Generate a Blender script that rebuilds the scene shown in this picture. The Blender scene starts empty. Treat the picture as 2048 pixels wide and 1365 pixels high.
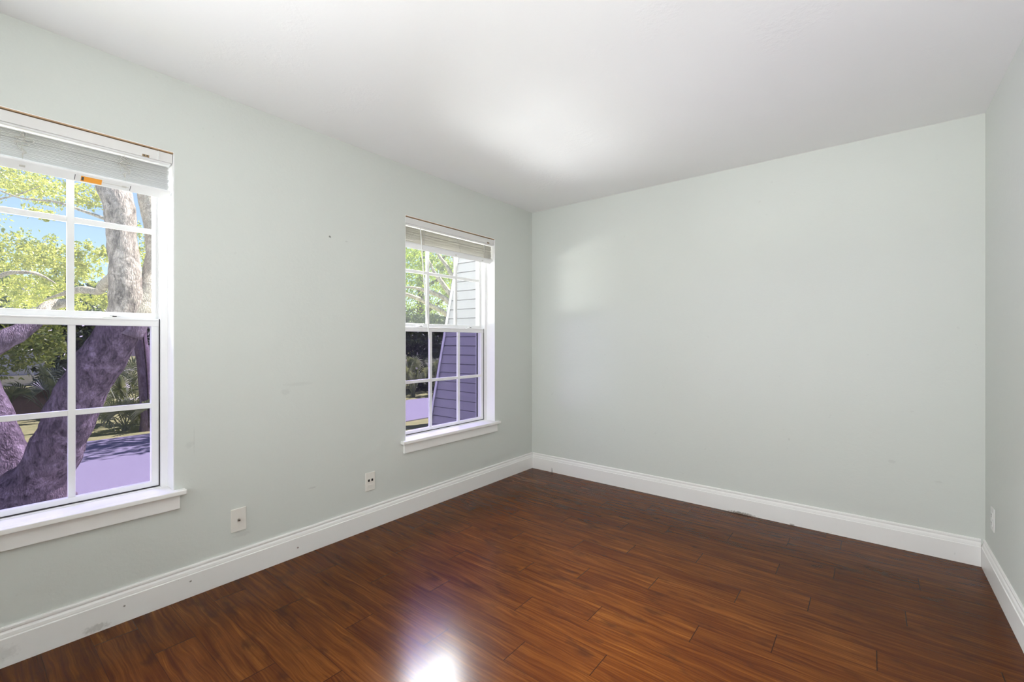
import bpy, bmesh, math, random
import numpy as np
from mathutils import Vector, Matrix, noise
R = math.radians
S = bpy.context.scene
COL = S.collection

# ------------------------------------------------------------------ camera, sky, sun, lamps, exposure
W_PX, FOC = 2048.0, 894.0
CAM_Z, YAW = 1.218, R(38.7)
cd = bpy.data.cameras.new('camera')
cd.sensor_fit = 'HORIZONTAL'; cd.sensor_width = 36.0
cd.lens = 36.0 * FOC / W_PX
cd.shift_y = -(682.5 - 681.0) / W_PX
cd.clip_start = 0.02; cd.clip_end = 300
cam = bpy.data.objects.new('camera', cd); COL.objects.link(cam)
cam.location = (0, 0, CAM_Z); cam.rotation_euler = (R(90), 0, YAW)
S.camera = cam

S.view_settings.view_transform = 'Standard'
S.view_settings.look = 'None'
S.view_settings.gamma = 1.0
S.view_settings.use_curve_mapping = False
S.view_settings.exposure = 0.17
cy = S.cycles
cy.max_bounces = 12; cy.diffuse_bounces = 7; cy.glossy_bounces = 4; cy.transmission_bounces = 4
cy.transparent_max_bounces = 24
cy.caustics_reflective = False; cy.caustics_refractive = False
cy.sample_clamp_indirect = 6.0
cy.use_denoising = True

world = bpy.data.worlds.new('sky'); S.world = world
world.use_nodes = True
wn = world.node_tree
bg = wn.nodes['Background']
sky = wn.nodes.new('ShaderNodeTexSky')
sky.sky_type = 'NISHITA'; sky.sun_disc = False
sky.sun_elevation = R(58); sky.sun_rotation = R(20)
sky.air_density = 1.0; sky.dust_density = 0.6; sky.ozone_density = 1.6
wn.links.new(sky.outputs[0], bg.inputs[0])
bg.inputs[1].default_value = 0.16

def lamp(name, kind, loc, direction, energy, color=(1, 1, 1), size=None, size_y=None, angle=None, spread=None):
    l = bpy.data.lights.new(name, kind); l.energy = energy; l.color = color
    if kind == 'AREA':
        l.shape = 'RECTANGLE'; l.size = size; l.size_y = size_y or size
        if spread: l.spread = R(spread)
    if kind == 'SUN' and angle: l.angle = R(angle)
    o = bpy.data.objects.new(name, l); COL.objects.link(o)
    o.location = loc
    o.rotation_euler = Vector(direction).to_track_quat('-Z', 'Y').to_euler()
    return o
lamp('sun', 'SUN', (0, 0, 20), (-0.10, -0.62, -0.95), 15.5, (1.0, 0.95, 0.86), angle=0.6)
# added area lamps boosting drive bounce and sky light through the windows
lamp('drive_fill', 'AREA', (-5.0, -0.05, -0.38), (1.0, 0.05, 0.80), 26, (0.97, 0.99, 1.0), 1.6, 1.8, spread=110)
lamp('drive_fill', 'AREA', (-5.0, 2.85, -0.38), (1.0, -0.15, 0.80), 104, (0.97, 0.99, 1.0), 1.6, 1.5, spread=110)
lamp('drive_fill', 'AREA', (-8.5, -8.0, -0.20), (0.58, 0.90, 0.18), 45, (1.0, 1.0, 1.0), 3.4, 1.3, spread=40)
lamp('sky_fill', 'AREA', (-3.8, 0.10, 2.85), (1.0, 0.0, -0.60), 135, (0.84, 0.92, 1.0), 1.2, 1.2, spread=110)
lamp('sky_fill', 'AREA', (-3.9, 3.55, 2.80), (1.0, -0.5, -0.80), 145, (0.92, 0.96, 1.0), 2.3, 0.65, spread=62)
# added fill lamps behind the camera, one into the room, one at the ceiling
lamp('room_fill', 'AREA', (-1.85, -1.13, 1.45), (1.0, 1.0, 0.04), 48, (0.95, 0.98, 1.0), 0.9, 0.7, spread=150)
lamp('ceiling_fill', 'AREA', (-0.25, -0.35, 1.25), (0.10, 1.35, 1.0), 31, (0.96, 0.98, 1.0), 1.2, 1.4)

# ------------------------------------------------------------------ helpers
CF = Vector((-math.sin(YAW), math.cos(YAW), 0)); CR = Vector((math.cos(YAW), math.sin(YAW), 0))
def at(px, py, depth):
    """a point in the garden, from its direction and its distance ahead of the room"""
    d = CF + CR * ((px - 1024.0) / FOC) + Vector((0, 0, (681.0 - py) / FOC))
    return Vector((0, 0, CAM_Z)) + d * depth

class MB:
    def __init__(s): s.v = []; s.f = []
    def add(s, vs, fs):
        b = len(s.v); s.v += [tuple(p) for p in vs]; s.f += [tuple(i + b for i in f) for f in fs]; return s
    def box(s, x0, x1, y0, y1, z0, z1):
        vs = [(x, y, z) for x in (x0, x1) for y in (y0, y1) for z in (z0, z1)]
        return s.add(vs, [(0, 1, 3, 2), (4, 6, 7, 5), (0, 4, 5, 1), (2, 3, 7, 6), (0, 2, 6, 4), (1, 5, 7, 3)])
    def prism(s, prof, fn, a, b):
        """closed profile of 2-D points swept from a to b by fn(u, v, t)"""
        n = len(prof)
        vs = [fn(u, v, a) for u, v in prof] + [fn(u, v, b) for u, v in prof]
        fs = [(i, (i + 1) % n, n + (i + 1) % n, n + i) for i in range(n)]
        fs += [tuple(range(n))[::-1], tuple(range(n, 2 * n))]
        return s.add(vs, fs)
    def cyl(s, c, axis, r, h, n=20, r2=None):
        r2 = r if r2 is None else r2
        ax = Vector(axis).normalized(); t = ax.orthogonal().normalized(); q = ax.cross(t)
        c = Vector(c); vs = []
        for k, (rr, d) in enumerate(((r, 0), (r2, h))):
            for i in range(n):
                a = 2 * math.pi * i / n
                vs.append(c + ax * d + (t * math.cos(a) + q * math.sin(a)) * rr)
        fs = [(i, (i + 1) % n, n + (i + 1) % n, n + i) for i in range(n)]
        fs += [tuple(range(n))[::-1], tuple(range(n, 2 * n))]
        return s.add(vs, fs)
    def tube(s, pts, rad, n=10, rough=0.0, seed=0.0, sub=6, freq=5.0):
        P = [Vector(p) for p in pts]; m = len(P)
        if not hasattr(rad, '__len__'): rad = [rad] * m
        Q = []; RR = []
        for i in range(m - 1):
            p0 = P[max(i - 1, 0)]; p1 = P[i]; p2 = P[i + 1]; p3 = P[min(i + 2, m - 1)]
            for k in range(sub):
                t = k / sub
                Q.append(0.5 * ((2 * p1) + (p2 - p0) * t + (2 * p0 - 5 * p1 + 4 * p2 - p3) * t * t + (3 * p1 - p0 - 3 * p2 + p3) * t ** 3))
                RR.append(rad[i] * (1 - t) + rad[i + 1] * t)
        Q.append(P[-1]); RR.append(rad[-1])
        vs = []; t0 = None
        for i, p in enumerate(Q):
            d = (Q[min(i + 1, len(Q) - 1)] - Q[max(i - 1, 0)]).normalized()
            if t0 is None: t0 = d.orthogonal().normalized()
            t0 = (t0 - d * t0.dot(d)).normalized(); q = d.cross(t0)
            for k in range(n):
                a = 2 * math.pi * k / n
                e = t0 * math.cos(a) + q * math.sin(a)
                r = RR[i]
                if rough:
                    r *= 1 + rough * noise.noise((p + e * RR[i]) * freq + Vector((seed, 0, 0))) + rough * .5 * noise.noise((p + e * RR[i]) * freq * 3.1)
                vs.append(p + e * r)
        L = len(Q)
        fs = [(i * n + k, i * n + (k + 1) % n, (i + 1) * n + (k + 1) % n, (i + 1) * n + k) for i in range(L - 1) for k in range(n)]
        fs += [tuple(range(n))[::-1], tuple(range((L - 1) * n, L * n))]
        return s.add(vs, fs)
    def build(s, name, mat, parent=None, smooth=False, bevel=0.0, seg=2):
        me = bpy.data.meshes.new(name); me.from_pydata(s.v, [], s.f); me.validate()
        bm = bmesh.new(); bm.from_mesh(me); bmesh.ops.recalc_face_normals(bm, faces=bm.faces); bm.to_mesh(me); bm.free()
        o = bpy.data.objects.new(name, me); COL.objects.link(o)
        for m_ in (mat if isinstance(mat, (list, tuple)) else [mat]): me.materials.append(m_)
        if smooth:
            for p in me.polygons: p.use_smooth = True
        if bevel:
            b = o.modifiers.new('bevel', 'BEVEL'); b.width = bevel; b.segments = seg; b.limit_method = 'ANGLE'; b.angle_limit = R(40)
            b.harden_normals = False
        if parent is not None:
            o.parent = parent
            o.matrix_parent_inverse = Matrix.Translation(-Vector(parent['base']))
        return o

def tag(o, label, cat, group=None, kind=None):
    if label: o['label'] = label
    if cat: o['category'] = cat
    if group: o['group'] = group
    if kind: o['kind'] = kind
    return o
def struct(o, label=None):
    o['kind'] = 'structure'
    if label: o['label'] = label
    return o
def empty(name, loc):
    o = bpy.data.objects.new(name, None); o.empty_display_size = 0.1
    COL.objects.link(o); o.location = loc; o['base'] = list(loc); return o

# ------------------------------------------------------------------ materials
class NT:
    def __init__(s, name):
        s.m = bpy.data.materials.new(name); s.m.use_nodes = True
        s.t = s.m.node_tree; s.b = s.t.nodes['Principled BSDF']; s.out = s.t.nodes['Material Output']
    def n(s, typ, **kw):
        x = s.t.nodes.new('ShaderNode' + typ)
        for k, v in kw.items():
            if k.startswith('i_'):
                key = k[2:]; x.inputs[int(key) if key.isdigit() else key.replace('_', ' ')].default_value = v
            else: setattr(x, k, v)
        return x
    def l(s, a, b): s.t.links.new(a, b)
    def math(s, op, a, b=None, c=None, clamp=False):
        x = s.n('Math', operation=op, use_clamp=clamp)
        for i, v in enumerate((a, b, c)):
            if v is None: continue
            if isinstance(v, (int, float)): x.inputs[i].default_value = v
            else: s.l(v, x.inputs[i])
        return x.outputs[0]
    def mix(s, fac, a, b, mode='MIX'):
        x = s.n('MixRGB', blend_type=mode)
        for i, v in enumerate((fac, a, b)):
            if isinstance(v, (int, float)): x.inputs[i].default_value = v
            elif isinstance(v, (tuple, list)): x.inputs[i].default_value = (*v[:3], 1)
            else: s.l(v, x.inputs[i])
        return x.outputs[0]
    def noise(s, vec, scale, detail=3, rough=.55, dist=0):
        x = s.n('TexNoise'); x.inputs['Scale'].default_value = scale; x.inputs['Detail'].default_value = detail
        x.inputs['Roughness'].default_value = rough; x.inputs['Distortion'].default_value = dist
        if vec is not None: s.l(vec, x.inputs['Vector'])
        return x.outputs[0]
    def ramp(s, fac, stops):
        x = s.n('ValToRGB'); e = x.color_ramp.elements
        while len(e) < len(stops): e.new(0.5)
        for k, (p, c) in zip(e, stops):
            k.position = p; k.color = (*c, 1) if len(c) == 3 else c
        s.l(fac, x.inputs[0]); return x.outputs[0]
    def bump(s, h, strength, dist=0.01):
        x = s.n('Bump'); x.inputs['Strength'].default_value = strength; x.inputs['Distance'].default_value = dist
        s.l(h, x.inputs['Height']); s.l(x.outputs[0], s.b.inputs['Normal'])
    def obj(s): return s.n('TexCoord').outputs['Object']
    def mapping(s, vec, scale=(1, 1, 1), loc=(0, 0, 0)):
        x = s.n('Mapping'); x.inputs['Scale'].default_value = scale; x.inputs['Location'].default_value = loc
        s.l(vec, x.inputs['Vector']); return x.outputs[0]

def plain(name, col, rough=.5, spec=.5, metal=0.0, var=0.03, scale=8.0, bump=0.0, bscale=60):
    t = NT(name); v = t.obj()
    f = t.noise(v, scale, 4)
    t.l(t.mix(f, tuple(c * (1 - var) for c in col), tuple(min(1, c * (1 + var)) for c in col)), t.b.inputs['Base Color'])
    t.b.inputs['Roughness'].default_value = rough; t.b.inputs['Metallic'].default_value = metal
    t.b.inputs['Specular IOR Level'].default_value = spec
    if bump: t.bump(t.noise(v, bscale, 4), bump, .004)
    return t.m

def spot(t, v, c, rad, soft=.5):
    """1 inside a small blotch around object-space point c with radii rad"""
    m = t.mapping(v, tuple(1.0 / r for r in rad), tuple(-a / r for a, r in zip(c, rad)))
    wob = t.n('VectorMath', operation='LENGTH'); t.l(m, wob.inputs[0])
    d = wob.outputs['Value']
    nz = t.noise(v, 90, 4)
    d2 = t.math('ADD', d, t.math('MULTIPLY', t.math('SUBTRACT', nz, .5), 1.4))
    return t.math('SUBTRACT', 1.0, t.math('DIVIDE', t.math('SUBTRACT', d2, 1 - soft), soft, clamp=True), clamp=True)

def paint_wall(name, col, marks=()):
    t = NT(name); v = t.obj()
    big = t.noise(v, 1.3, 4)
    c = t.mix(big, tuple(k * .975 for k in col), tuple(k * 1.02 for k in col))
    sp = t.math('GREATER_THAN', t.noise(v, 23, 2), .765)          # scattered small scuffs
    c = t.mix(t.math('MULTIPLY', sp, .10), c, (.35, .34, .32))
    for p, r_, a, dark in marks:
        c = t.mix(t.math('MULTIPLY', spot(t, v, p, r_), a), c, dark)
    t.l(c, t.b.inputs['Base Color'])
    t.b.inputs['Roughness'].default_value = .55; t.b.inputs['Specular IOR Level'].default_value = .3
    h = t.math('ADD', t.noise(v, 55, 4, .6), t.math('MULTIPLY', t.noise(v, 9, 4), .8))
    t.bump(h, .13, .006)
    return t.m

X_L, X_R, Y_B, Y_F, H = -2.53, 0.483, 3.464, -1.25, 2.44
M = {}
WALLC = (.660, .684, .648)
grey = (.30, .30, .29)
M['wall_left'] = paint_wall('green_grey_paint_window_wall', WALLC, [
    ((X_L, 1.41, 1.84), (.05, .008, .008), .8, (.08, .08, .07)), ((X_L, 1.52, 1.83), (.05, .012, .005), .25, grey),
    ((X_L, 1.22, .97), (.05, .10, .012), .10, grey), ((X_L, 1.15, .93), (.05, .03, .02), .12, grey),
    ((X_L, .70, .72), (.05, .02, .02), .12, grey), ((X_L, .72, .74), (.05, .004, .07), .12, grey),
    ((X_L, 1.30, .36), (.05, .03, .006), .22, grey), ((X_L, .93, .215), (.05, .05, .012), .16, grey)])
M['wall_back'] = paint_wall('green_grey_paint_back_wall', WALLC, [
    ((.10, Y_B, .50), (.02, .05, .014), .14, grey), ((-.42, Y_B, .56), (.006, .05, .010), .2, grey),
    ((-.45, Y_B, .62), (.008, .05, .006), .12, grey), ((.30, Y_B, .42), (.02, .05, .006), .14, grey)])
M['wall_right'] = paint_wall('green_grey_paint_right_wall', WALLC)

t = NT('white_ceiling_paint'); v = t.obj()
t.l(t.mix(t.noise(v, 1.1, 3), (.85, .85, .85), (.89, .89, .89)), t.b.inputs['Base Color'])
t.b.inputs['Roughness'].default_value = .7; t.b.inputs['Specular IOR Level'].default_value = .2
patch = t.math('MULTIPLY', t.noise(v, 42, 4, .6), t.math('ADD', t.math('MULTIPLY', t.math('GREATER_THAN', t.noise(v, 2.6, 2), .60), .9), .35))
t.bump(patch, .22, .008); M['ceiling'] = t.m

M['trim'] = plain('white_trim_paint', (.88, .87, .85), .38, .5, var=.02)
def scuffed(name, marks):
    t = NT(name); v = t.obj()
    c = t.mix(t.noise(v, 5, 4), (.86, .85, .83), (.89, .88, .865))
    sp = t.math('GREATER_THAN', t.noise(v, 34, 3), .745)
    c = t.mix(t.math('MULTIPLY', sp, .4), c, (.30, .28, .25))
    for p, r_, a, dark in marks: c = t.mix(t.math('MULTIPLY', spot(t, v, p, r_), a), c, dark)
    t.l(c, t.b.inputs['Base Color']); t.b.inputs['Roughness'].default_value = .42
    return t.m
M['bb_left'] = scuffed('scuffed_white_baseboard_paint', [((X_L, .37, .02), (.05, .05, .02), .5, (.33, .31, .28)), ((X_L, .11, .05), (.05, .05, .035), .25, (.4, .38, .35)),
                        ((X_L, .46, .07), (.05, .006, .005), .9, (.12, .09, .07)), ((X_L, .70, .075), (.05, .006, .005), .9, (.12, .09, .07)), ((X_L, 1.21, .05), (.05, .007, .006), .9, (.16, .10, .09))])
M['bb_back'] = scuffed('stained_white_baseboard_paint', [((-.70, Y_B, .004), (.10, .05, .012), .85, (.16, .14, .12)), ((-.40, Y_B, .003), (.02, .05, .008), .7, (.2, .18, .16)), ((-2.29, Y_B, .01), (.012, .05, .04), .6, (.30, .29, .30))])
M['vinyl'] = plain('white_vinyl_frame', (.86, .86, .86), .35, .5, var=.015)
M['jamb'] = plain('white_jamb_paint', (.92, .92, .92), .45, .4, var=.015)
M['dark_gap'] = plain('dark_weatherstrip', (.045, .043, .045), .7)
M['bronze'] = plain('dark_bronze_screen_frame', (.03, .028, .03), .5)
M['slat'] = plain('blind_slat_enamel', (.84, .84, .84), .4, .5, var=.02)
M['slat_cream'] = plain('cream_blind_slat_enamel', (.84, .82, .78), .4, .5, var=.02)
M['rail'] = plain('white_blind_rail_enamel', (.86, .86, .86), .35)
M['valance'] = plain('offwhite_valance_board', (.76, .75, .735), .45)
M['cord'] = plain('old_blind_cord', (.60, .58, .54), .8)
M['raw'] = plain('raw_plaster_edge', (.50, .34, .20), .85, var=.25, scale=14)
M['orange'] = plain('orange_sticker', (.90, .36, .03), .5)
M['label'] = plain('white_sticker', (.80, .80, .80), .5)
M['ink'] = plain('black_print', (.05, .05, .05), .6)
M['brass'] = plain('rusty_clip', (.30, .20, .10), .5)
M['plate'] = plain('ivory_wall_plate', (.80, .775, .72), .35)
M['plate_white'] = plain('white_wall_plate', (.80, .80, .78), .35)
M['black'] = plain('black_plastic', (.008, .010, .010), .4)
M['metal'] = plain('dull_steel', (.38, .35, .31), .35, metal=.9)
M['wand'] = plain('frosted_plastic_wand', (.78, .77, .75), .3)

# laminate floor: UV in metres inside each plank, second UV = two random numbers of the plank
PW, PL = .1368, .868
t = NT('red_brown_laminate')
uv = t.n('UVMap', uv_map='plank').outputs[0]; rn = t.n('UVMap', uv_map='chance').outputs[0]
su = t.n('SeparateXYZ'); t.l(uv, su.inputs[0]); sr = t.n('SeparateXYZ'); t.l(rn, sr.inputs[0])
u, w = su.outputs[0], su.outputs[1]; r1, r2 = sr.outputs[0], sr.outputs[1]
def vec(x, y, z):
    c = t.n('CombineXYZ')
    for i, a in enumerate((x, y, z)):
        if isinstance(a, (int, float)): c.inputs[i].default_value = a
        else: t.l(a, c.inputs[i])
    return c.outputs[0]
off = t.math('MULTIPLY', r1, 37.0)
warp = t.math('MULTIPLY', t.math('SUBTRACT', t.noise(vec(t.math('MULTIPLY', u, 3.0), t.math('MULTIPLY', w, 9.0), off), 1.0, 2), .5), .05)
wy = t.math('ADD', w, warp)
fine = t.noise(vec(t.math('MULTIPLY', u, 3.0), t.math('MULTIPLY', wy, 120.0), off), 1.0, 5, .62)
mid = t.noise(vec(t.math('MULTIPLY', u, 2.2), t.math('MULTIPLY', wy, 34.0), t.math('ADD', off, 5.0)), 1.0, 4, .55, .6)
broad = t.noise(vec(t.math('MULTIPLY', u, 3.2), t.math('MULTIPLY', w, 11.0), t.math('ADD', off, 9.0)), 1.0, 3, .5)
knot = t.noise(vec(t.math('MULTIPLY', u, 6.5), t.math('MULTIPLY', wy, 17.0), t.math('ADD', off, 21.0)), 1.0, 3, .5)
g = t.math('ADD', t.math('ADD', t.math('MULTIPLY', fine, .50), t.math('MULTIPLY', mid, .34)), t.math('MULTIPLY', broad, .20))
g = t.math('ADD', g, t.math('MULTIPLY', t.math('SUBTRACT', r2, .5), .05))
c = t.ramp(g, [(.33, (.034, .0088, .0024)), (.43, (.064, .0158, .0034)), (.52, (.090, .0245, .0042)), (.62, (.130, .041, .0070)), (.72, (.205, .080, .015))])
kn = t.ramp(knot, [(.57, (0, 0, 0)), (.72, (1, 1, 1))])
c = t.mix(t.math('MULTIPLY', kn, .60), c, (.026, .0085, .004))
def edge(x, L, e):
    return t.math('MAXIMUM', t.math('LESS_THAN', x, e), t.math('GREATER_THAN', x, L - e))
gr_end = edge(u, PL, .0017); gr_side = edge(w, PW, .0010)
gv = t.math('MAXIMUM', gr_end, t.math('MULTIPLY', gr_side, .75))
c = t.mix(t.math('MULTIPLY', gv, .9), c, (.018, .008, .005))
t.l(c, t.b.inputs['Base Color'])
t.l(t.math('ADD', .17, t.math('MULTIPLY', fine, .07)), t.b.inputs['Roughness'])
t.b.inputs['Specular IOR Level'].default_value = .11
t.bump(t.math('SUBTRACT', t.math('MULTIPLY', fine, .25), gv), .05, .001)
M['floor'] = t.m

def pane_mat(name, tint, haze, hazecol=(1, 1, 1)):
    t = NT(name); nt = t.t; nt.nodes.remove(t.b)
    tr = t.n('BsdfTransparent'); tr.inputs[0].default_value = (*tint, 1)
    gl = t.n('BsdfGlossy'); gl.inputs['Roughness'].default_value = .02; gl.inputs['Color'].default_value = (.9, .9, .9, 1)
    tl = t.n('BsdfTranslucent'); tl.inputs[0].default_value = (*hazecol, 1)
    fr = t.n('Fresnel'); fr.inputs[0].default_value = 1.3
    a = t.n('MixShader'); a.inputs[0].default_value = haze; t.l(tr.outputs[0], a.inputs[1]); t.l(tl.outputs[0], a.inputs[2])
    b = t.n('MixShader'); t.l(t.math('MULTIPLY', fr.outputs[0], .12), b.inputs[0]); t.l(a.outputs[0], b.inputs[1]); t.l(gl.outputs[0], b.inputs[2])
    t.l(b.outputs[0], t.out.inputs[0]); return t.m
M['pane'] = pane_mat('glare_haze_glass', (.985, .99, .99), .009)  # translucent share puts a whitish glare veil into the upper glass
M['pane_low'] = pane_mat('clear_window_glass', (.98, .98, .985), .003)
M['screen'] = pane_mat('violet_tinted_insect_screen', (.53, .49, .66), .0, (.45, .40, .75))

# outdoors
def bark(name, a, b, scale=9):
    t = NT(name); v = t.obj()
    wv = t.n('VectorMath', operation='ADD'); t.l(v, wv.inputs[0])
    wob = t.n('TexNoise'); wob.inputs['Scale'].default_value = 6; t.l(v, wob.inputs['Vector'])
    sc_ = t.n('VectorMath', operation='SCALE'); t.l(wob.outputs['Color'], sc_.inputs[0]); sc_.inputs['Scale'].default_value = .05
    t.l(sc_.outputs[0], wv.inputs[1])
    m = t.mapping(wv.outputs[0], (1, 1, .30))
    vo = t.n('TexVoronoi', feature='DISTANCE_TO_EDGE'); vo.inputs['Scale'].default_value = scale * 6.5; t.l(m, vo.inputs['Vector'])
    nz = t.noise(m, scale * 2.2, 6, .72, .5)
    c = t.mix(t.ramp(nz, [(.32, (0, 0, 0)), (.66, (1, 1, 1))]), a, b)
    c = t.mix(t.ramp(t.noise(v, 9, 5, .7), [(.52, (0, 0, 0)), (.66, (.6, .6, .6))]), c, tuple(min(1, k * 1.5 + .05) for k in b))
    crack = t.ramp(vo.outputs['Distance'], [(0, (1, 1, 1)), (.12, (0, 0, 0))])
    c = t.mix(t.math('MULTIPLY', crack, .35), c, tuple(k * .35 for k in a))
    t.l(c, t.b.inputs['Base Color']); t.b.inputs['Roughness'].default_value = .9; t.b.inputs['Specular IOR Level'].default_value = .15
    t.bump(t.math('ADD', nz, t.math('MULTIPLY', vo.outputs['Distance'], .9)), .9, .02)
    return t.m
M['bark'] = bark('oak_bark', (.050, .036, .034), (.46, .39, .365))
M['bark_pale'] = bark('pale_limb_bark', (.24, .20, .17), (.60, .54, .47), 12)
M['bark_dark'] = bark('dark_trunk_bark', (.05, .04, .03), (.14, .11, .085))
M['post_bark'] = bark('smooth_trunk_bark', (.20, .15, .15), (.38, .31, .32), 6)
def leafmat(name, a, b, trans=.45):
    t = NT(name)
    g = t.n('NewGeometry').outputs['Random Per Island']
    c = t.mix(g, a, b)
    nt = t.t; nt.nodes.remove(t.b)
    d = t.n('BsdfDiffuse'); t.l(c, d.inputs[0])
    tl = t.n('BsdfTranslucent'); t.l(t.mix(1.0, c, (1.0, 1.0, .55), 'MULTIPLY'), tl.inputs[0])
    x = t.n('MixShader'); x.inputs[0].default_value = trans; t.l(d.outputs[0], x.inputs[1]); t.l(tl.outputs[0], x.inputs[2])
    gl = t.n('BsdfGlossy'); gl.inputs['Roughness'].default_value = .35
    y = t.n('MixShader'); y.inputs[0].default_value = .05; t.l(x.outputs[0], y.inputs[1]); t.l(gl.outputs[0], y.inputs[2])
    t.l(y.outputs[0], t.out.inputs[0]); return t.m
M['leaf'] = leafmat('yellow_green_leaves', (.25, .31, .08), (.62, .60, .18))
M['leaf_mid'] = leafmat('mid_green_leaves', (.16, .26, .05), (.42, .50, .10))
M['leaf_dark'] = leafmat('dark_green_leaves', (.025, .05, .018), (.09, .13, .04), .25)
M['frond'] = leafmat('palmetto_blades', (.24, .32, .15), (.58, .62, .38), .35)
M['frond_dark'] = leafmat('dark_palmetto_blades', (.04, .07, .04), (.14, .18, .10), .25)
t = NT('mown_lawn'); v = t.obj()
t.l(t.ramp(t.noise(v, 6, 6, .7), [(.3, (.28, .34, .09)), (.55, (.44, .47, .15)), (.75, (.58, .55, .24))]), t.b.inputs['Base Color'])
t.b.inputs['Roughness'].default_value = .95; t.bump(t.noise(v, 60, 5, .7), .35, .02); M['lawn'] = t.m
t = NT('pale_drive_asphalt'); v = t.obj()
t.l(t.mix(t.noise(v, 70, 4, .8), (.31, .31, .31), (.45, .45, .44)), t.b.inputs['Base Color'])
t.b.inputs['Roughness'].default_value = .95; t.bump(t.noise(v, 120, 3), .5, .01); M['drive'] = t.m
M['siding'] = plain('pale_grey_vinyl_siding', (.33, .325, .345), .5, var=.03, scale=3)
M['siding_trim'] = plain('white_corner_trim', (.82, .82, .82), .4)
M['fence'] = plain('weathered_fence_boards', (.085, .065, .05), .9, var=.5, scale=12)
M['house'] = plain('blue_grey_house_wall', (.55, .60, .76), .8)
M['house_white'] = plain('white_house_trim', (.80, .80, .80), .7)
M['roof'] = plain('grey_shingle', (.32, .31, .32), .9, var=.2, scale=25)
M['stucco'] = plain('outside_wall_stucco', (.62, .61, .60), .8)

# ------------------------------------------------------------------ room shell
WIN = {1: (-.318, .642), 2: (1.967, 2.923)}       # y range of each opening
Z0, Z1 = .500, 2.095                              # bottom and top of the openings
XO = -2.76                                        # outer face of the window wall
b = MB()
ys = [Y_F - .12, WIN[1][0], WIN[1][1], WIN[2][0], WIN[2][1], Y_B + .12]
for i in range(5):
    if i in (1, 3):
        b.box(XO, X_L, ys[i], ys[i + 1], -.05, Z0); b.box(XO, X_L, ys[i], ys[i + 1], Z1, H + .05)
    else:
        b.box(XO, X_L, ys[i], ys[i + 1], -.05, H + .05)
struct(b.build('wall_left', M['wall_left']))
struct(MB().box(X_L, X_R, Y_B, Y_B + .12, -.05, H + .05).build('wall_back', M['wall_back']))
struct(MB().box(X_R, X_R + .12, Y_F - .12, Y_B + .12, -.05, H + .05).build('wall_right', M['wall_right']))
struct(MB().box(X_L, X_R, Y_F - .12, Y_F, -.05, H + .05).build('wall_front', M['wall_right']))
struct(MB().box(X_L, X_R, Y_F, Y_B, H, H + .14).build('ceiling', M['ceiling']))
struct(MB().box(XO - .55, X_R + .5, Y_F - .6, Y_B + .6, H + .14, H + .34).build('roof_deck', M['roof']))

# floor: one mesh of planks in rows along x
joint = {1.032: -1.727, 1.168: -1.388, 1.305: -1.088, 1.442: -.795, 1.58: -1.25, 1.718: -.957, 1.855: -.570, 1.992: -.301, 2.129: .020, 2.266: -.492, 2.403: -.219,
         2.54: .123, 2.677: -.384, 2.814: -.146, 2.951: -.677, 3.088: -.386, 3.225: -.135, .621: -1.752, .484: -2.166}
random.seed(4)
bmf = bmesh.new(); lu = bmf.loops.layers.uv.new('plank'); lr = bmf.loops.layers.uv.new('chance')
k0 = int((Y_F - 1.305) / PW) - 1
for k in range(k0, 17):
    ya = 1.305 + PW * k; yb = ya + PW
    if yb < Y_F or ya > Y_B: continue
    kk = min(joint, key=lambda q: abs(q - ya))
    x = joint[kk] if abs(kk - ya) < .04 else -1.2 + .297 * k
    x -= math.ceil((x - X_L) / PL) * PL
    while x < X_R:
        xa, xb = max(x, X_L), min(x + PL, X_R); y0, y1 = max(ya, Y_F), min(yb, Y_B)
        if xb > xa and y1 > y0:
            vs = [bmf.verts.new(p) for p in ((xa, y0, 0), (xb, y0, 0), (xb, y1, 0), (xa, y1, 0))]
            f = bmf.faces.new(vs); rr = (random.random(), random.random())
            for lp in f.loops:
                lp[lu].uv = (lp.vert.co.x - x, lp.vert.co.y - ya); lp[lr].uv = rr
        x += PL
me = bpy.data.meshes.new('floor'); bmf.to_mesh(me); bmf.free(); me.materials.append(M['floor'])
fl = bpy.data.objects.new('floor', me); COL.objects.link(fl)
struct(fl)
struct(MB().box(X_L, X_R, Y_F, Y_B, -.06, -.002).build('floor_underlay', M['dark_gap']))  # unseen subfloor slab under the planks

# baseboards
prof = [(0, 0), (.016, 0), (.016, .104), (.0125, .107), (.0125, .111), (.0105, .121), (.0060, .128), (.0060, .131), (.0085, .134), (.0085, .141), (.0060, .146), (0, .146)]
G_ = .0006
struct(MB().prism(prof, lambda u, v, s: (X_L + u + G_, s, v), Y_F, Y_B - .001).build('baseboard_left', M['bb_left']))
struct(MB().prism(prof, lambda u, v, s: (s, Y_B - u - G_, v), X_L + .0175, X_R - .0175).build('baseboard_back', M['bb_back']))
struct(MB().prism(prof, lambda u, v, s: (X_R - u - G_, s, v), Y_F, Y_B - .001).build('baseboard_right', M['bb_right'] if 'bb_right' in M else M['trim']))

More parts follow.
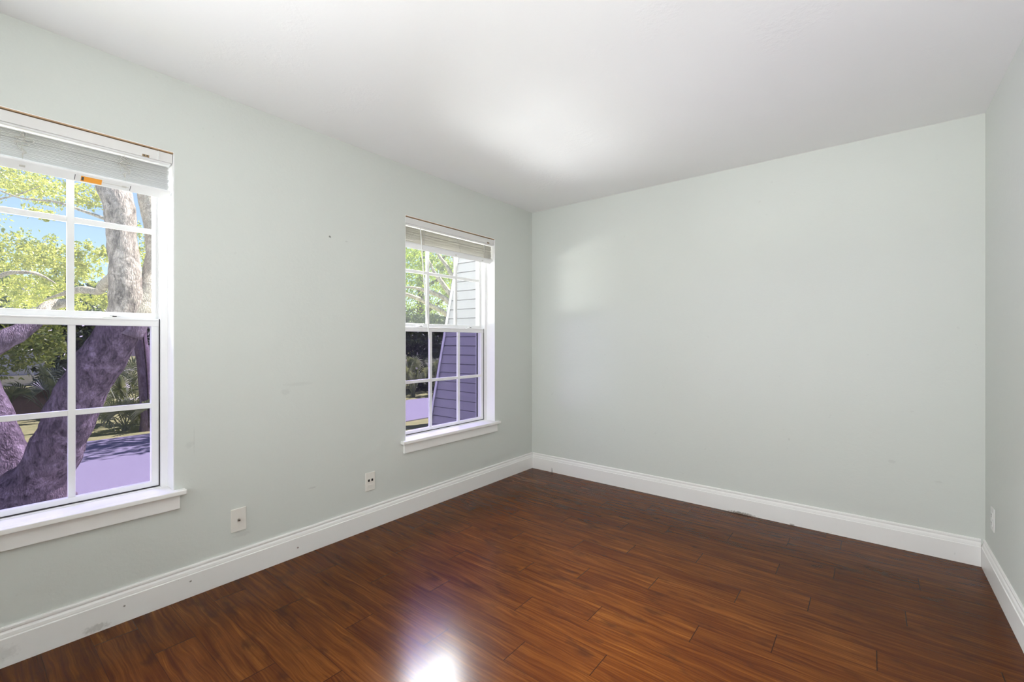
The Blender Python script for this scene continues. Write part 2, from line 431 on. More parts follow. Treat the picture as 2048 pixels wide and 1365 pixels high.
# ------------------------------------------------------------------ windows
def window(n):
    y0, y1 = WIN[n]; yc = (y0 + y1) / 2
    w = struct(empty('window_%d' % n, (X_L, yc, Z0)))
    ST = .520                                                     # stool top
    # painted drywall returns lining the opening
    b = MB()
    b.box(-2.622, X_L - .0005, y0 + .0003, y0 + .004, ST, Z1 - .0003); b.box(-2.622, X_L - .0005, y1 - .004, y1 - .0003, ST, Z1 - .0003)
    b.box(-2.622, X_L - .0005, y0 + .004, y1 - .004, Z1 - .004, Z1 - .0003)
    b.build('jamb_lining', M['jamb'], w)
    # vinyl frame
    b = MB()
    for a, c in ((y0, y0 + .031), (y1 - .031, y1)): b.box(-2.72, -2.62, a + .0003, c - .0003, Z0, Z1)
    b.box(-2.72, -2.62, y0 + .031, y1 - .031, 2.060, Z1); b.box(-2.72, -2.62, y0 + .031, y1 - .031, Z0, .526)
    b.box(-2.722, -2.664, y0 + .031, y0 + .036, .526, 2.06); b.box(-2.722, -2.664, y1 - .036, y1 - .031, .526, 2.06)
    b.build('window_frame', M['vinyl'], w, bevel=.002)
    gap = MB()
    gap.box(-2.662, -2.630, y0 + .0312, y0 + .0336, .528, 1.318); gap.box(-2.662, -2.630, y1 - .0336, y1 - .0312, .528, 1.318)
    gap.box(-2.660, -2.630, y0 + .034, y1 - .034, .5262, .5300)
    gap.build('weatherstrip', M['dark_gap'], w)
    # upper sash
    a0, a1 = y0 + .0365, y1 - .0365
    b = MB()
    b.box(-2.692, -2.668, a0, a0 + .013, 1.316, 2.058); b.box(-2.692, -2.668, a1 - .013, a1, 1.316, 2.058)
    b.box(-2.692, -2.668, a0, a1, 2.020, 2.058); b.box(-2.692, -2.664, a0, a1, 1.318, 1.345)
    us = b.build('upper_sash', M['vinyl'], w, bevel=.0015)
    us['base'] = [0, 0, 0]
    mu = MB()
    for yy in (yc - .150, yc + .150): mu.box(-2.690, -2.670, yy - .0115, yy + .0115, 1.344, 2.021)
    for yl, yr in ((a0 + .012, yc - .1615), (yc - .1385, yc + .1385), (yc + .1615, a1 - .012)): mu.box(-2.689, -2.671, yl, yr, 1.724, 1.747)
    mu.build('muntin', M['vinyl'], us, bevel=.0012)
    MB().box(-2.682, -2.679, a0 + .010, a1 - .010, 1.340, 2.024).build('pane', M['pane'], us)
    # lower sash
    c0, c1 = y0 + .0338, y1 - .0338
    b = MB()
    b.box(-2.660, -2.634, c0, c0 + .029, .531, 1.318); b.box(-2.660, -2.634, c1 - .029, c1, .531, 1.318)
    b.box(-2.660, -2.632, c0, c1, 1.283, 1.317); b.box(-2.6605, -2.6335, c0 + .0002, c1 - .0002, .5305, .553)
    b.box(-2.636, -2.629, c0 + .004, c1 - .004, 1.309, 1.317)
    ls = b.build('lower_sash', M['vinyl'], w, bevel=.0015); ls['base'] = [0, 0, 0]
    mu = MB()
    for yy in (yc - .150, yc + .150): mu.box(-2.656, -2.638, yy - .0115, yy + .0115, .552, 1.284)
    for yl, yr in ((c0 + .028, yc - .1615), (yc - .1385, yc + .1385), (yc + .1615, c1 - .028)): mu.box(-2.655, -2.639, yl, yr, .899, .922)
    mu.build('muntin', M['vinyl'], ls, bevel=.0012)
    MB().box(-2.649, -2.646, c0 + .027, c1 - .027, .550, 1.286).build('pane', M['pane_low'], ls)
    for yy in (yc - .262, yc + .274):
        lk = MB()
        lk.box(-2.662, -2.632, yy - .030, yy + .030, 1.3165, 1.322); lk.cyl((-2.648, yy, 1.321), (0, 0, 1), .011, .010)
        lk.prism([(-.004, -.006), (.010, -.004), (.012, .003), (-.004, .006)], lambda u_, v_, s: (-2.648 + u_, yy + s, 1.328 + v_ * .6), -.004, .034)
        l_ = lk.build('sash_lock', M['vinyl'], ls, bevel=.001)
        MB().box(-2.6395, -2.6355, yy + .006, yy + .020, 1.3222, 1.3275).build('latch_slot', M['dark_gap'], ls)
    # tinted insect screen over the lower half, outside
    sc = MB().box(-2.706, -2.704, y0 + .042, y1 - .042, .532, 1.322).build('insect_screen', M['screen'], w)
    sf = MB()
    sf.box(-2.712, -2.698, y0 + .0365, y0 + .041, .527, 1.328); sf.box(-2.712, -2.698, y1 - .041, y1 - .0365, .527, 1.328)
    sf.box(-2.712, -2.698, y0 + .041, y1 - .041, 1.318, 1.328); sf.box(-2.712, -2.698, y0 + .041, y1 - .041, .527, .535)
    sf.build('screen_frame', M['bronze'], w)
    # stool and apron
    b = MB().box(-2.628, X_L, y0 + .001, y1 - .001, ST - .022, ST)
    b.box(X_L - .0005, -2.492, y0 - .040, y1 + .040, ST - .022, ST)
    b.build('window_sill', M['trim'], w, bevel=.004, seg=3)
    MB().box(X_L + .0005, -2.514, y0 - .018, y1 + .018, .432, ST - .0222).build('apron', M['trim'], w, bevel=.002)
    # raw edge of the opening above the blind
    MB().box(-2.600, X_L + .0006, y0 + .0045, y1 - .0045, Z1 - .0085, Z1 - .0042).build('plaster_edge', M['raw'], w)
    return w
w1 = window(1); w2 = window(2)

# ------------------------------------------------------------------ blinds
def blind(n, label, mslat, cords, wand=False, sticker=False, sag=0.0):
    y0, y1 = WIN[n]; yc = (y0 + y1) / 2
    zt, zb = 2.026, 1.918
    r = empty('mini_blind', (-2.565, yc, zt)); tag(r, label, 'blind')
    MB().box(-2.5405, -2.5340, y0 + .006, y1 - .006, 2.040, 2.083).build('valance', M['valance'], r, bevel=.0015)
    MB().box(-2.5340, -2.5300, y1 - .060, y1 - .058, 2.040, 2.083).build('valance_clip', M['label'], r)
    MB().box(-2.600, -2.542, y0 + .010, y1 - .010, 2.033, 2.080).build('head_rail', M['rail'], r, bevel=.002)
    # gathered slats: shallow curved strips, each a little out of line with the last
    b = MB(); rng = random.Random(n * 7); N = 27
    yo0, yo1 = y0 + .014, y1 - .016
    for i in range(N):
        z = zt - (zt - zb) * (i + .5) / N
        dx = .0025 * math.sin(i * .9 + n) + rng.choice((-.003, -.001, 0, .0015, .0025)); e0 = rng.uniform(-.003, .003); e1 = rng.uniform(-.004, .003)
        tilt = rng.uniform(-.0004, .0004)
        seg = 10
        for s_ in range(seg):
            ya = yo0 + e0 + (yo1 + e1 - yo0 - e0) * s_ / seg; yb = yo0 + e0 + (yo1 + e1 - yo0 - e0) * (s_ + 1) / seg
            sg = lambda y_: -sag * (1 - ((y_ - yc) / .47) ** 2) * (i / N) * .004 
            pr = [(-.0125, -.0004), (-.006, .0010), (0, .0014), (.006, .0010), (.0125, -.0004), (.0125, -.0011), (0, .0006), (-.0125, -.0011)]
            vs = [(-2.5615 + dx + u_, ya, z + v_ + tilt * u_ / .0125 + sg(ya)) for u_, v_ in pr] + [(-2.5615 + dx + u_, yb, z + v_ + tilt * u_ / .0125 + sg(yb)) for u_, v_ in pr]
            m = len(pr); fs = [(q, (q + 1) % m, m + (q + 1) % m, m + q) for q in range(m)]
            if s_ == 0: fs.append(tuple(range(m))[::-1])
            if s_ == seg - 1: fs.append(tuple(range(m, 2 * m)))
            b.add(vs, fs)
    b.build('slats', mslat, r, smooth=False)
    # bottom rail, rolled so that its broad underside looks into the room
    pr = [(.0135, -.002), (.0135, -.010), (-.018, -.036), (-.024, -.036), (-.024, -.002)]
    br = MB().prism(pr, lambda u_, v_, s: (-2.5615 + u_, s, zb + v_), yo0 - .002, yo1 + .006).build('bottom_rail', M['rail'], r, bevel=.0015)
    br['base'] = [0, 0, 0]
    def on_rail(ya, yb, f0, f1, name, mat, lift=.0008):
        A = Vector((.0135, -.010)); B = Vector((-.018, -.036)); nrm = Vector((.026, -.0315)).normalized()
        pts = []
        for f in (f0, f1): pts.append(A + (B - A) * f)
        q = [pts[0] + nrm * .0002, pts[1] + nrm * .0002, pts[1] + nrm * lift, pts[0] + nrm * lift]
        return MB().prism([tuple(p) for p in q], lambda u_, v_, s: (-2.5615 + u_, s, zb + v_), ya, yb).build(name, mat, br)
    if sticker:
        on_rail(yc + .147, yc + .330, .18, .92, 'warning_label', M['label'])
        on_rail(yc + .168, yc + .233, .24, .86, 'orange_label', M['orange'], .0013)
        on_rail(yc + .170, yc + .177, .32, .76, 'warning_mark', M['ink'], .0016)
        for k in range(5): on_rail(yc + .182 + k * .009, yc + .188 + k * .009, .40, .48, 'print_line', M['ink'], .0015) if False else None
        on_rail(yc + .149, yc + .151, .22, .86, 'bracket_mark', M['ink'], .0012); on_rail(yc + .326, yc + .328, .22, .86, 'bracket_mark', M['ink'], .0012)
        on_rail(yc + .236, yc + .322, .50, .56, 'print_line', M['cord'], .0012)
    for yy in cords:                                             # rail plugs under each cord
        on_rail(yy - .008, yy + .008, .42, .62, 'cord_plug', M['cord'], .002)
    for ci, yy in enumerate(cords):                               # ladder cords bunched in front of the stack
        rng = random.Random(ci + n * 13); cb = MB()
        for k in range(2 if n == 2 else 4):
            pts = []; m = 13
            for i in range(m):
                f = i / (m - 1)
                wob = .030 if n == 1 else .007
                lean = (.035 * f if (n == 2 and ci == 1) else .0)
                pts.append((-2.5465 + rng.uniform(0, .0035), yy + lean + wob * rng.uniform(-1, 1) * math.sin(math.pi * min(1, f * 1.1 + .05)) , zt - .004 - (zt - zb - .006) * f + rng.uniform(-.005, .005)))
            cb.tube(pts, .0009, 5, sub=4)
        if n == 2 and ci != 1:
            cb.tube([(-2.5475, yy + .006, zt), (-2.5475, yy + .007, (zt + zb) / 2), (-2.5475, yy + .005, zb)], .0028, 6)
        cb.build('ladder_cord', M['cord'], r, smooth=True)
    cl = MB(); yk = y1 - .105 if n == 1 else y1 - .085
    cl.box(-2.5338, -2.5305, yk - .012, yk + .012, 2.0402, 2.0500).build('clip', M['brass'], r)
    hl = MB()
    for d in (-.006, .005): hl.cyl((-2.5306, yk + d, 2.0455), (1, 0, 0), .0028, .0006, 10)
    hl.build('clip_hole', M['black'], r)
    if wand:
        wb = MB().tube([(-2.546, 2.113, 2.035), (-2.541, 2.120, 1.93), (-2.540, 2.150, 1.60), (-2.538, 2.192, 1.225)], [.0035, .0042, .0042, .0048], 6, sub=5)
        wd = wb.build('tilt_wand', M['wand'], r, smooth=False); wd['base'] = [0, 0, 0]
        MB().tube([(-2.548, 2.112, 2.043), (-2.546, 2.112, 2.028)], .0018, 6).build('wand_hook', M['metal'], wd)
    return r
blind(1, 'grey white mini blind drawn up in the left window with orange warning sticker', M['slat'], (-.19, .165, .468), sticker=True)
blind(2, 'cream mini blind drawn up in the far window with hanging tilt wand', M['slat_cream'], (2.145, 2.49, 2.80), wand=True, sag=1.0)

# ------------------------------------------------------------------ wall plates
def rounded(mb, fn, cy_, cz_, w, h, d0, d1):
    mb.prism([(-w / 2, -h / 2), (w / 2, -h / 2), (w / 2, h / 2), (-w / 2, h / 2)], lambda u_, v_, s: fn(s, cy_ + u_, cz_ + v_), d0, d1)
    return mb
left = lambda d, y, z: (X_L + .0004 + d, y, z)
right = lambda d, y, z: (X_R - .0004 - d, y, z)
def screw(fn, yy, zz, parent, mat, sx):
    mb = MB().cyl(fn(.0058, yy, zz), (sx, 0, 0), .0034, .0010, 12)
    s_ = mb.build('screw', mat, parent, smooth=False)
    return s_
# coax
p = empty('wall_plate', (X_L, .912, .298)); tag(p, 'ivory coaxial cable wall plate with one metal jack near the large window', 'wall plate')
rounded(MB(), left, .912, .298, .071, .117, 0, .006).build('plate', M['plate'], p, bevel=.0025, seg=3)
j = MB(); j.cyl((X_L + .006, .912, .298), (1, 0, 0), .0070, .0025, 6); j.cyl((X_L + .0085, .912, .298), (1, 0, 0), .0048, .009, 18)
jk = j.build('coax_jack', M['metal'], p); jk['base'] = [0, 0, 0]
MB().cyl((X_L + .0172, .912, .298), (1, 0, 0), .0026, .0006, 12).build('jack_core', M['black'], jk)
for dz in (-.042, .042): screw(left, .912, .298 + dz, p, M['plate'], 1)
# data plate
p = empty('wall_plate', (X_L, 1.685, .304)); tag(p, 'ivory wall plate with two black data sockets below and left of the far window', 'wall plate')
rounded(MB(), left, 1.685, .304, .071, .118, 0, .006).build('plate', M['plate'], p, bevel=.0025, seg=3)
for dy in (-.0125, .0125):
    fr_ = MB()
    rounded(fr_, left, 1.685 + dy, .312, .0185, .0215, .0055, .0072)
    so = fr_.build('socket_frame', M['plate'], p); so['base'] = [0, 0, 0]
    rounded(MB(), left, 1.685 + dy, .312, .0135, .0150, .0070, .0076).build('socket_opening', M['black'], so)
rounded(MB(), left, 1.685, .276, .040, .014, .0055, .0067).build('blank_insert', M['plate'], p, bevel=.0006)
for dz in (-.046, .046): screw(left, 1.685, .304 + dz, p, M['plate'], 1)
# outlet on the right wall
p = empty('power_outlet', (X_R, 3.250, .322)); tag(p, 'white duplex power outlet low on the right wall near the corner', 'outlet')
rounded(MB(), right, 3.250, .322, .071, .115, 0, .006).build('plate', M['plate_white'], p, bevel=.0025, seg=3)
for dz in (-.0195, .0195):
    rc = rounded(MB(), right, 3.250, .322 + dz, .033, .027, .0055, .0085).build('receptacle', M['plate_white'], p, bevel=.004, seg=3); rc['base'] = [0, 0, 0]
    sl = MB()
    for dy in (-.0063, .0063): rounded(sl, right, 3.250 + dy, .322 + dz + .003, .0022, .0085, .0082, .0088)
    sl.cyl(right(.0082, 3.250, .322 + dz - .0075), (-1, 0, 0), .0024, .0006, 10)
    sl.build('slot', M['black'], rc)
screw(right, 3.250, .322, p, M['plate_white'], -1)

# ------------------------------------------------------------------ outdoors: ground
GZ = -.45
struct(MB().box(-60, XO - .001, -40, 60, GZ - .2, GZ).build('ground_lawn', M['lawn']))
d = MB()
P_ = [(-9.95, -30), (-9.95, 40), (-7.38, 40), (-7.38, 4.6), (-6.6, 3.7), (-5.2, 3.3), (-3.9, 3.2), (-3.9, -30)]
d.prism(P_, lambda u_, v_, s: (u_, v_, s), GZ + .0005, GZ + .02)
struct(d.build('driveway', M['drive']))
# house outside: siding fin beside the far window
fy, ft = 3.10, .16
ex = lambda z: -3.15 - (2.033 - z) * (.412 / 1.693)
b = MB(); pitch = .0894; z = .988 - pitch * 17
while z < 2.9:
    za, zb_ = max(z, GZ), z + pitch
    zg = zb_ - .007
    e = lambda q: ex(q)
    vs = [(XO, fy + .012, zb_), (e(zb_), fy + .012, zb_), (XO, fy + .006, zg), (e(zg), fy + .006, zg), (XO, fy - .006, zg), (e(zg), fy - .006, zg), (XO, fy - .013, za), (e(za), fy - .013, za), (XO, fy + .012, za), (e(za), fy + .012, za)]
    b.add(vs, [(0, 1, 3, 2), (2, 3, 5, 4), (4, 5, 7, 6), (6, 7, 9, 8)])
    z += pitch
zt_ = z
b.add([(XO, fy + .013, GZ), (ex(GZ), fy + .013, GZ), (ex(zt_), fy + .013, zt_), (XO, fy + .013, zt_), (XO, fy + ft, GZ), (ex(GZ), fy + ft, GZ), (ex(zt_), fy + ft, zt_), (XO, fy + ft, zt_)],
      [(0, 1, 2, 3), (4, 7, 6, 5), (1, 5, 6, 2), (0, 4, 5, 1), (3, 2, 6, 7), (0, 3, 7, 4)])
fin = struct(b.build('wall_wing', M['siding'])); fin['base'] = [0, 0, 0]
def strip(o0, o1, ya, yb, name, mat):
    s = MB(); vs = []
    for z_ in (GZ, zt_):
        vs += [(ex(z_) + o0, ya, z_), (ex(z_) + o1, ya, z_), (ex(z_) + o1, yb, z_), (ex(z_) + o0, yb, z_)]
    s.add(vs, [(0, 1, 2, 3), (4, 7, 6, 5), (0, 4, 5, 1), (1, 5, 6, 2), (2, 6, 7, 3), (3, 7, 4, 0)])
    return s.build(name, mat, fin)
strip(-.012, .012, fy - .026, fy - .0135, 'corner_trim', M['siding_trim'])
strip(-.026, -.0125, fy - .02, fy + ft + .02, 'edge_flashing', M['dark_gap'])

# ------------------------------------------------------------------ outdoors: plants
def leaf_mesh(name, blobs, size, mat, parent, seed=1, mult=1.0, elong=1.9):
    """many small folded leaves scattered in soft ellipsoids (centre, radii, count)"""
    rng = np.random.default_rng(seed); V = []; 
    C = []; 
    for c, r, n in blobs:
        n = int(n * mult)
        p = rng.normal(size=(n, 3)); p /= np.linalg.norm(p, axis=1)[:, None]
        p *= (rng.random(n) ** .45)[:, None]
        # clumping into twigs
        k = max(6, int(n / mult) // 26); tw = rng.normal(size=(k, 3)); tw /= np.linalg.norm(tw, axis=1)[:, None]; tw *= (rng.random(k) ** .4)[:, None]
        idx = rng.integers(0, k, n)
        p = np.where((rng.random(n) < .75)[:, None], tw[idx] + rng.normal(size=(n, 3)) * .10, p)
        C.append(np.array(c)[None] + p * np.array(r)[None])
    C = np.concatenate(C); n = len(C)
    a = rng.normal(size=(n, 3)); a /= np.linalg.norm(a, axis=1)[:, None]
    h = rng.normal(size=(n, 3)); h[:, 2] *= .4; bb = np.cross(a, h); bb /= np.linalg.norm(bb, axis=1)[:, None]
    nn = np.cross(a, bb)
    s = size * rng.uniform(.6, 1.3, n)[:, None]
    L = a * s * elong / 2; Wd = bb * s / 2; F = nn * s * .16
    v = np.stack([C - L, C + Wd + F, C + L, C - Wd + F], 1).reshape(-1, 3)
    me = bpy.data.meshes.new(name)
    me.vertices.add(n * 4); me.vertices.foreach_set('co', v.astype(np.float32).ravel())
    i0 = np.arange(n)[:, None] * 4
    tri = np.concatenate([i0 + np.array([0, 1, 2]), i0 + np.array([0, 2, 3])], 1).reshape(-1)
    me.loops.add(n * 6); me.loops.foreach_set('vertex_index', tri.astype(np.int32))
    me.polygons.add(n * 2); me.polygons.foreach_set('loop_start', (np.arange(n * 2) * 3).astype(np.int32)); me.polygons.foreach_set('loop_total', np.full(n * 2, 3, np.int32))
    me.update(); me.validate(); me.materials.append(mat)
    o = bpy.data.objects.new(name, me); COL.objects.link(o); o.parent = parent
    o.matrix_parent_inverse = Matrix.Translation(-Vector(parent['base'])); return o
def pxr(depth, r): return r * depth / FOC
def limb(mb, pts, n=16, rough=.10, seed=0, freq=6.0, sub=7):
    mb.tube([at(x, y, d_) for x, y, d_, r in pts], [pxr(d_, r) for x, y, d_, r in pts], n, rough, seed, sub, freq)

# big forked oak in front of the near window
D = 4.05
base = at(60, 1052, D); base.z = GZ
oak = empty('oak_tree', tuple(base)); tag(oak, 'big forked tree with thick leaning trunk close outside the near left window', 'tree')
b = MB()
b.tube([base + Vector((0, 0, -.05)), base + Vector((0, 0, .12)), at(62, 990, D), at(88, 950, D), at(112, 900, D), at(135, 850, D), at(160, 790, D), at(192, 738, D), at(234, 668, D), at(253, 610, D), at(250, 540, D), at(243, 462, D), at(240, 415, D), at(225, 375, D), at(206, 330, D), at(180, 240, D), at(175, 60, D), at(150, -120, D)],
       [.40, .33, .30, .20, .19, .185, .18, .175, .160, .128, .117, .108, .116, .118, .11, .09, .06, .01], 22, .11, 1, 7, 7.0)
trunk = b.build('trunk', M['bark'], oak, smooth=True)
b = MB(); b.tube([at(50, 1000, D), at(20, 950, D), at(-2, 900, D), at(-22, 840, D), at(-60, 740, D), at(-120, 560, D), at(-170, 300, D), at(-150, 80, D), at(-170, -160, D)], [.22, .20, .175, .165, .15, .13, .10, .07, .01], 18, .13, 5, 7, 7.0)
b.build('stem', M['bark'], oak, smooth=True)
b = MB(); limb(b, [(256, 672, D, 24), (294, 600, D + .1, 21), (315, 530, D + .25, 21), (313, 462, D + .3, 20), (297, 395, D + .3, 17), (280, 335, D + .3, 15), (268, 230, D + .3, 12), (290, 60, D + .3, 6), (300, -60, D + .3, 1)], seed=9, rough=.14)
b.build('limb', M['bark_pale'], oak, smooth=True)
for pts in ([(236, 540, D, 9), (222, 556, D, 8), (207, 570, D + .1, 9), (196, 583, D + .2, 7), (160, 580, D + .4, 7), (120, 590, D + .6, 3.5), (90, 600, D + .7, 1)],
            [(-60, 720, D, 20), (0, 683, D + .1, 19), (40, 664, D + .2, 16), (75, 640, D + .3, 13), (100, 612, D + .4, 11), (135, 606, D + .5, 8)],
            [(240, 452, D, 4), (215, 440, D, 3.2), (165, 422, D + .2, 2.8), (110, 404, D + .4, 2.2), (40, 396, D + .6, 1.6), (-20, 372, D + .8, 1.3)],
            [(-100, 600, D + .5, 6), (0, 552, D + .6, 4.5), (45, 545, D + .6, 4), (80, 550, D + .7, 2.6), (112, 568, D + .8, .8)],
            [(-60, 410, D + .9, 2), (0, 398, D + .9, 1.6), (40, 388, D + .9, 1.2), (80, 372, D + .9, .5)]):
    b = MB(); limb(b, pts, 10, .16, random.random() * 9); b.build('limb', M['bark_pale'], oak, smooth=True)
def blob(px, py, d_, rx, ry, n, rz=None):
    return (at(px, py, d_), (pxr(d_, rx), pxr(d_, rx) if rz is None else rz, pxr(d_, ry)), n)
leaf_mesh('foliage', [
    blob(60, 372, 5.6, 75, 34, 900), blob(15, 350, 6.0, 60, 34, 500), blob(105, 385, 5.4, 50, 32, 500), blob(80, 425, 5.2, 34, 16, 160), blob(185, 395, 5.6, 34, 30, 420),
    blob(40, 500, 5.4, 75, 45, 1100), blob(100, 520, 5.2, 50, 50, 900), blob(30, 570, 5.8, 70, 45, 900), blob(85, 585, 5.6, 60, 36, 500),
    blob(178, 520, 5.4, 36, 40, 520), blob(160, 550, 5.8, 40, 36, 350), blob(212, 505, 5.2, 16, 18, 140),
    blob(185, 605, 6.5, 44, 26, 420), blob(222, 595, 5.2, 18, 30, 220), blob(60, 612, 6.5, 90, 26, 600),
    blob(278, 520, 6.5, 14, 80, 420), blob(310, 415, 6.0, 14, 30, 260), blob(312, 330, 6, 30, 40, 200),
    blob(-120, 420, 5.5, 110, 120, 900), blob(-170, 60, 4.4, 150, 110, 900), blob(150, 60, 4.6, 200, 110, 1000), blob(60, 250, 6.0, 160, 60, 900)], .0195, M['leaf'], oak, 3, mult=1.75, elong=2.3)
leaf_mesh('foliage', [blob(30, 690, 4.9, 55, 42, 800), blob(80, 700, 5.1, 44, 36, 520), blob(20, 740, 5.0, 34, 26, 300), blob(70, 662, 4.7, 60, 20, 300), blob(120, 690, 5.4, 20, 34, 160)], .022, M['leaf_mid'], oak, 5, mult=1.8, elong=2.3)

def tree(name, label, base, height, crown, mat, nleaf, size, seed, trunk_r=.16, lean=(0, 0), barkm='bark_dark', low=.25):
    r = empty(name, tuple(base)); tag(r, label, 'tree', None)
    bx, by, bz = base; rng = random.Random(seed)
    top = Vector((bx + lean[0], by + lean[1], bz + height * .8))
    b = MB(); b.tube([Vector(base) + Vector((0, 0, -.03)), Vector(base).lerp(top, .35) + Vector((rng.uniform(-.2, .2), rng.uniform(-.2, .2), 0)), top], [trunk_r, trunk_r * .8, trunk_r * .3], 12, .12, seed)
    for k in range(6):
        a = rng.uniform(0, 6.28); p0 = Vector(base).lerp(top, rng.uniform(.25, .8)); e = p0 + Vector((math.cos(a) * crown * .7, math.sin(a) * crown * .7, rng.uniform(.1, .5) * crown))
        b.tube([p0, p0.lerp(e, .5) + Vector((0, 0, .15)), e], [trunk_r * .4, trunk_r * .28, trunk_r * .1], 8, .1, seed + k)
    b.build('trunk', M[barkm], r, smooth=True)
    bl = []
    m = 16
    for k in range(m):
        f = (k + .5) / m; zz = bz + height * (low + (1 - low) * f); rad = crown * (1 - .5 * abs(f - .4))
        a = k * 2.4; q = .55 * crown
        bl.append(((bx + lean[0] * f + math.cos(a) * q, by + lean[1] * f + math.sin(a) * q, zz), (rad * .62, rad * .62, height * .13), nleaf // m))
    leaf_mesh('foliage', bl, size, mat, r, seed)
    return r
def gz(px, depth):
    p = at(px, 681, depth); return (p.x, p.y, GZ)
# trees beyond the fence, seen through the near window
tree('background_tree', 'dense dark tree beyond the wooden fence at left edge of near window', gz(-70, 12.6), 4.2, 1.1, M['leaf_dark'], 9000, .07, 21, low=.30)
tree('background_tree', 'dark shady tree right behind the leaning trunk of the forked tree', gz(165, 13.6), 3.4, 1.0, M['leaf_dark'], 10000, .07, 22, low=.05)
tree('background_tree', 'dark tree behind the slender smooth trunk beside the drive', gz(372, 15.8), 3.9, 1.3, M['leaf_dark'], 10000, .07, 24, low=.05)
# trees seen through the far window
tree('background_tree', 'tall sunlit green tree filling the upper part of the far window', gz(850, 22.5), 10.0, 3.0, M['leaf_mid'], 26000, .062, 31, .24, low=.20)
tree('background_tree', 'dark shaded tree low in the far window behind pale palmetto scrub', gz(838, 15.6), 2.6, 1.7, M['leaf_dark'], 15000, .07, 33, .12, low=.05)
# limbs in the far window belong to a tree standing behind the siding
D2 = 9.5
bp = gz(985, D2); lt = empty('oak_tree', bp); tag(lt, 'pale lichen-covered tree limbs bending across the far window from behind the siding', 'tree')
b = MB(); b.tube([Vector(bp) + Vector((0, 0, -.03)), at(975, 760, D2), at(960, 690, D2), at(940, 640, D2), at(925, 560, D2), at(905, 460, D2)], [.30, .26, .24, .20, .14, .1], 16, .12, 3)
b.build('trunk', M['bark_pale'], lt, smooth=True)
for pts in ([(945, 655, D2, 6), (900, 634, D2, 5), (881, 621, D2 - .1, 4.6), (862, 612, D2 - .2, 4.4), (846, 602, D2 - .3, 4.2), (832, 596, D2 - .4, 4), (808, 588, D2 - .5, 3.5), (780, 584, D2 - .6, 3)],
            [(935, 628, D2, 6.5), (903, 608, D2, 5.6), (887, 596, D2, 5.2), (868, 587, D2 - .1, 4.6), (850, 581, D2 - .2, 4), (822, 575, D2 - .3, 2.4), (800, 577, D2 - .4, 1)],
            [(930, 612, D2, 6), (906, 594, D2, 5.4), (892, 577, D2, 5), (880, 560, D2, 4.6), (868, 545, D2 + .1, 3.4), (858, 520, D2 + .2, 1)],
            [(925, 575, D2, 6), (905, 553, D2, 4.5), (892, 530, D2, 3.6), (880, 515, D2 + .1, 3), (868, 495, D2 + .2, 2)]):
    b = MB(); limb(b, pts, 10, .14, pts[0][0]); b.build('limb', M['bark_pale'], lt, smooth=True)
leaf_mesh('foliage', [blob(840, 530, D2 + .6, 45, 26, 420), blob(890, 540, D2 + .4, 24, 22, 260), blob(825, 570, D2 + .5, 26, 14, 160), blob(895, 575, D2 + .5, 18, 20, 140), blob(850, 490, D2 + .6, 70, 24, 420)], .042, M['leaf_mid'], lt, 41, mult=1.5)

# slender trunk at the edge of the lawn
sp = Vector((-10.43, 2.25, GZ)); st = empty('slender_tree', tuple(sp)); tag(st, 'slender smooth trunk with a dark seam standing at the edge of the drive', 'tree')
b = MB(); b.tube([sp + Vector((0, 0, -.03)), sp + Vector((0, 0, .3)), sp + Vector((-.02, -.05, 1.2)), sp + Vector((.0, -.10, 2.0)), sp + Vector((.25, .35, 3.0)), sp + Vector((1.0, 1.6, 4.0))], [.135, .115, .11, .10, .08, .05], 14, .07, 2)
b.build('trunk', M['post_bark'], st, smooth=True)
tcam = (Vector((0, 0, 0)) - Vector((sp.x, sp.y, 0))).normalized()
b = MB(); b.tube([sp + tcam * .117 + Vector((.0, .015, .02)), sp + tcam * .112 + Vector((-.02, -.02, 1.1)), sp + tcam * .100 + Vector((.0, -.09, 1.9))], [.016, .014, .008], 6, .2, 4)
b.build('bark_seam', M['bark_dark'], st, smooth=True)
leaf_mesh('foliage', [((sp.x + 1.7, sp.y + 2.3, GZ + 4.4), (.85, 1.7, .45), 2600)], .07, M['leaf_mid'], st, 44)

# palmettos: fans of narrow blades on stalks
def palmetto(label, base, n, h, mat, seed, spread=.7, blade=.42):
    r = empty('palmetto', tuple(base)); tag(r, label, 'palm shrub'); rng = random.Random(seed); base = Vector(base)
    for k in range(n):
        a = rng.uniform(0, 6.28); tl = rng.uniform(.25, 1.0)
        tip = base + Vector((math.cos(a) * spread * tl, math.sin(a) * spread * tl, h * rng.uniform(.45, 1.0)))
        b = MB(); b.tube([base + Vector((rng.uniform(-.05, .05), rng.uniform(-.05, .05), -.01)), base.lerp(tip, .6) + Vector((0, 0, .12)), tip], [.012, .009, .007], 5, sub=4)
        out = (tip - base).normalized() + Vector((rng.uniform(-.4, .4), rng.uniform(-.4, .4), .25)); out.normalize()
        side = out.cross(Vector((0, 0, 1))); side.normalize(); up = side.cross(out)
        tw = rng.uniform(-.8, .8); side, up = side * math.cos(tw) + up * math.sin(tw), up * math.cos(tw) - side * math.sin(tw)
        m = 22
        for i in range(m):
            an = -2.1 + 4.2 * i / (m - 1); dr = out * math.cos(an) + side * math.sin(an); ln = blade * (1 - .18 * abs(an) / 2.1) * rng.uniform(.85, 1.05)
            mid = tip + dr * ln * .55 + up * .02; end = tip + dr * ln - Vector((0, 0, .10 * ln / .4)); wv = dr.cross(up).normalized() * .017
            b.add([tip - wv * .3, tip + wv * .3, mid + wv, end, mid - wv, mid + up * .012], [(0, 1, 2, 5), (0, 5, 4), (5, 2, 3), (4, 5, 3)])
        b.build('frond', mat, r)
    return r
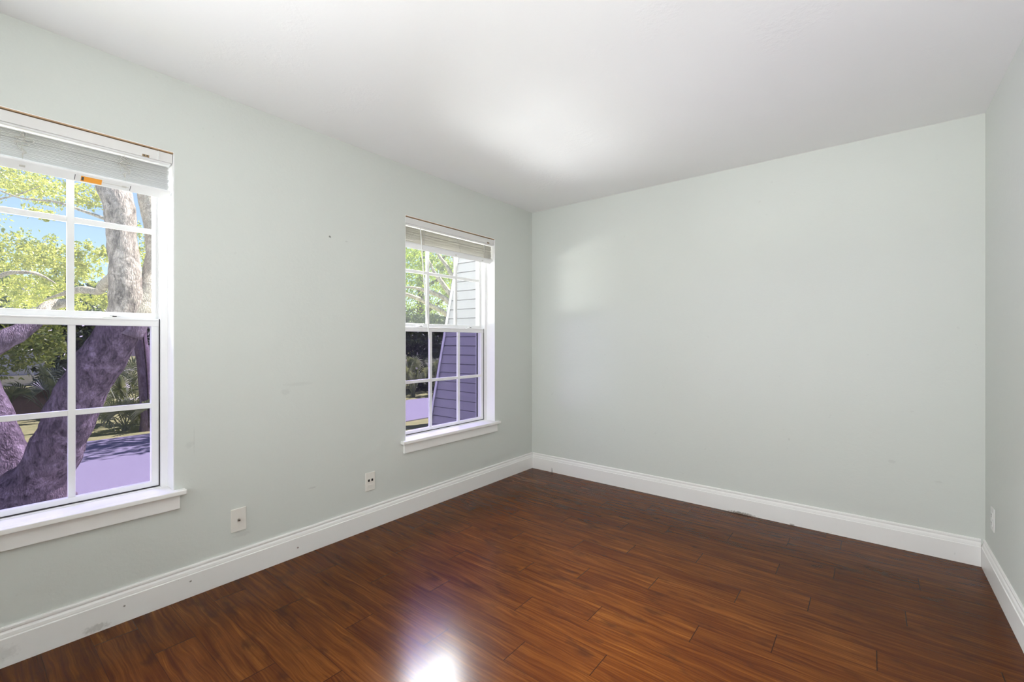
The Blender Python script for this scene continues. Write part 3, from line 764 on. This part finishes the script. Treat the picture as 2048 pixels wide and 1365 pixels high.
palmetto('bushy palmetto with pale sunlit fronds left of the slender trunk', (-11.3, 2.25, GZ), 26, 1.15, M['frond'], 3, .75)
palmetto('low palmetto at the foot of the slender trunk on the lawn edge', (-10.75, 1.98, GZ), 14, .40, M['frond'], 4, .5, .36)
palmetto('dark palmetto spreading above the fence beside the leaning trunk', (-13.7, 1.35, GZ), 16, 1.2, M['frond_dark'], 5, .7, .45)
palmetto('grey green palmetto scrub at the left of the far window beyond the drive', gz(828, 13.2), 18, 1.05, M['frond'], 6, .45, .36)
palmetto('grey green palmetto scrub beside the siding beyond the drive', gz(884, 13.6), 18, 1.05, M['frond'], 7, .45, .36)

# fence of upright boards
fx = -14.6
fc = empty('board_fence', (fx, .4, GZ)); tag(fc, 'low dark board fence across the far side of the lawn', 'fence')
b = MB(); y = -6.0; rng = random.Random(2)
while y < 1.75:
    b.box(fx, fx + .02, y, y + .1345, GZ, GZ + .585 + rng.uniform(-.008, .008)); y += .136
b.build('boards', M['fence'], fc)
MB().box(fx - .04, fx + .045, -6.05, 1.80, GZ + .596, GZ + .62).build('cap_rail', M['bark_pale'], fc)
for yy in (-5.2, -2.8, -.4, 1.6): MB().box(fx - .10, fx - .001, yy, yy + .09, GZ, GZ + .59).build('post', M['fence'], fc)

# neighbour's house beyond
hx = -24.0
hs = empty('house', (hx - 3, 1.2, GZ)); tag(hs, 'blue grey house far beyond the fence seen between leaves', 'house')
MB().box(hx - 6, hx, -4.0, 4.2, GZ, 2.3).build('house_wall', M['house'], hs)
b = MB(); b.prism([(-4.5, 2.3), (4.7, 2.3), (.1, 4.0)], lambda u_, v_, s: (s, u_, v_), hx - 6.4, hx + .5); b.build('roof', M['roof'], hs)
MB().box(hx + .001, hx + .05, -3.9, 4.1, GZ, -.05).build('house_skirt', M['house_white'], hs)

# repeats of one kind share a group
for o in COL.objects:
    k = o.name.split('.')[0]
    g = {'mini_blind': 'mini blinds drawn up in the windows', 'background_tree': 'trees in the background', 'palmetto': 'palmettos beyond the drive', 'wall_plate': 'wall plates on the window wall', 'oak_tree': 'big trees near the house'}.get(k)
    if g and o.parent is None: o['group'] = g
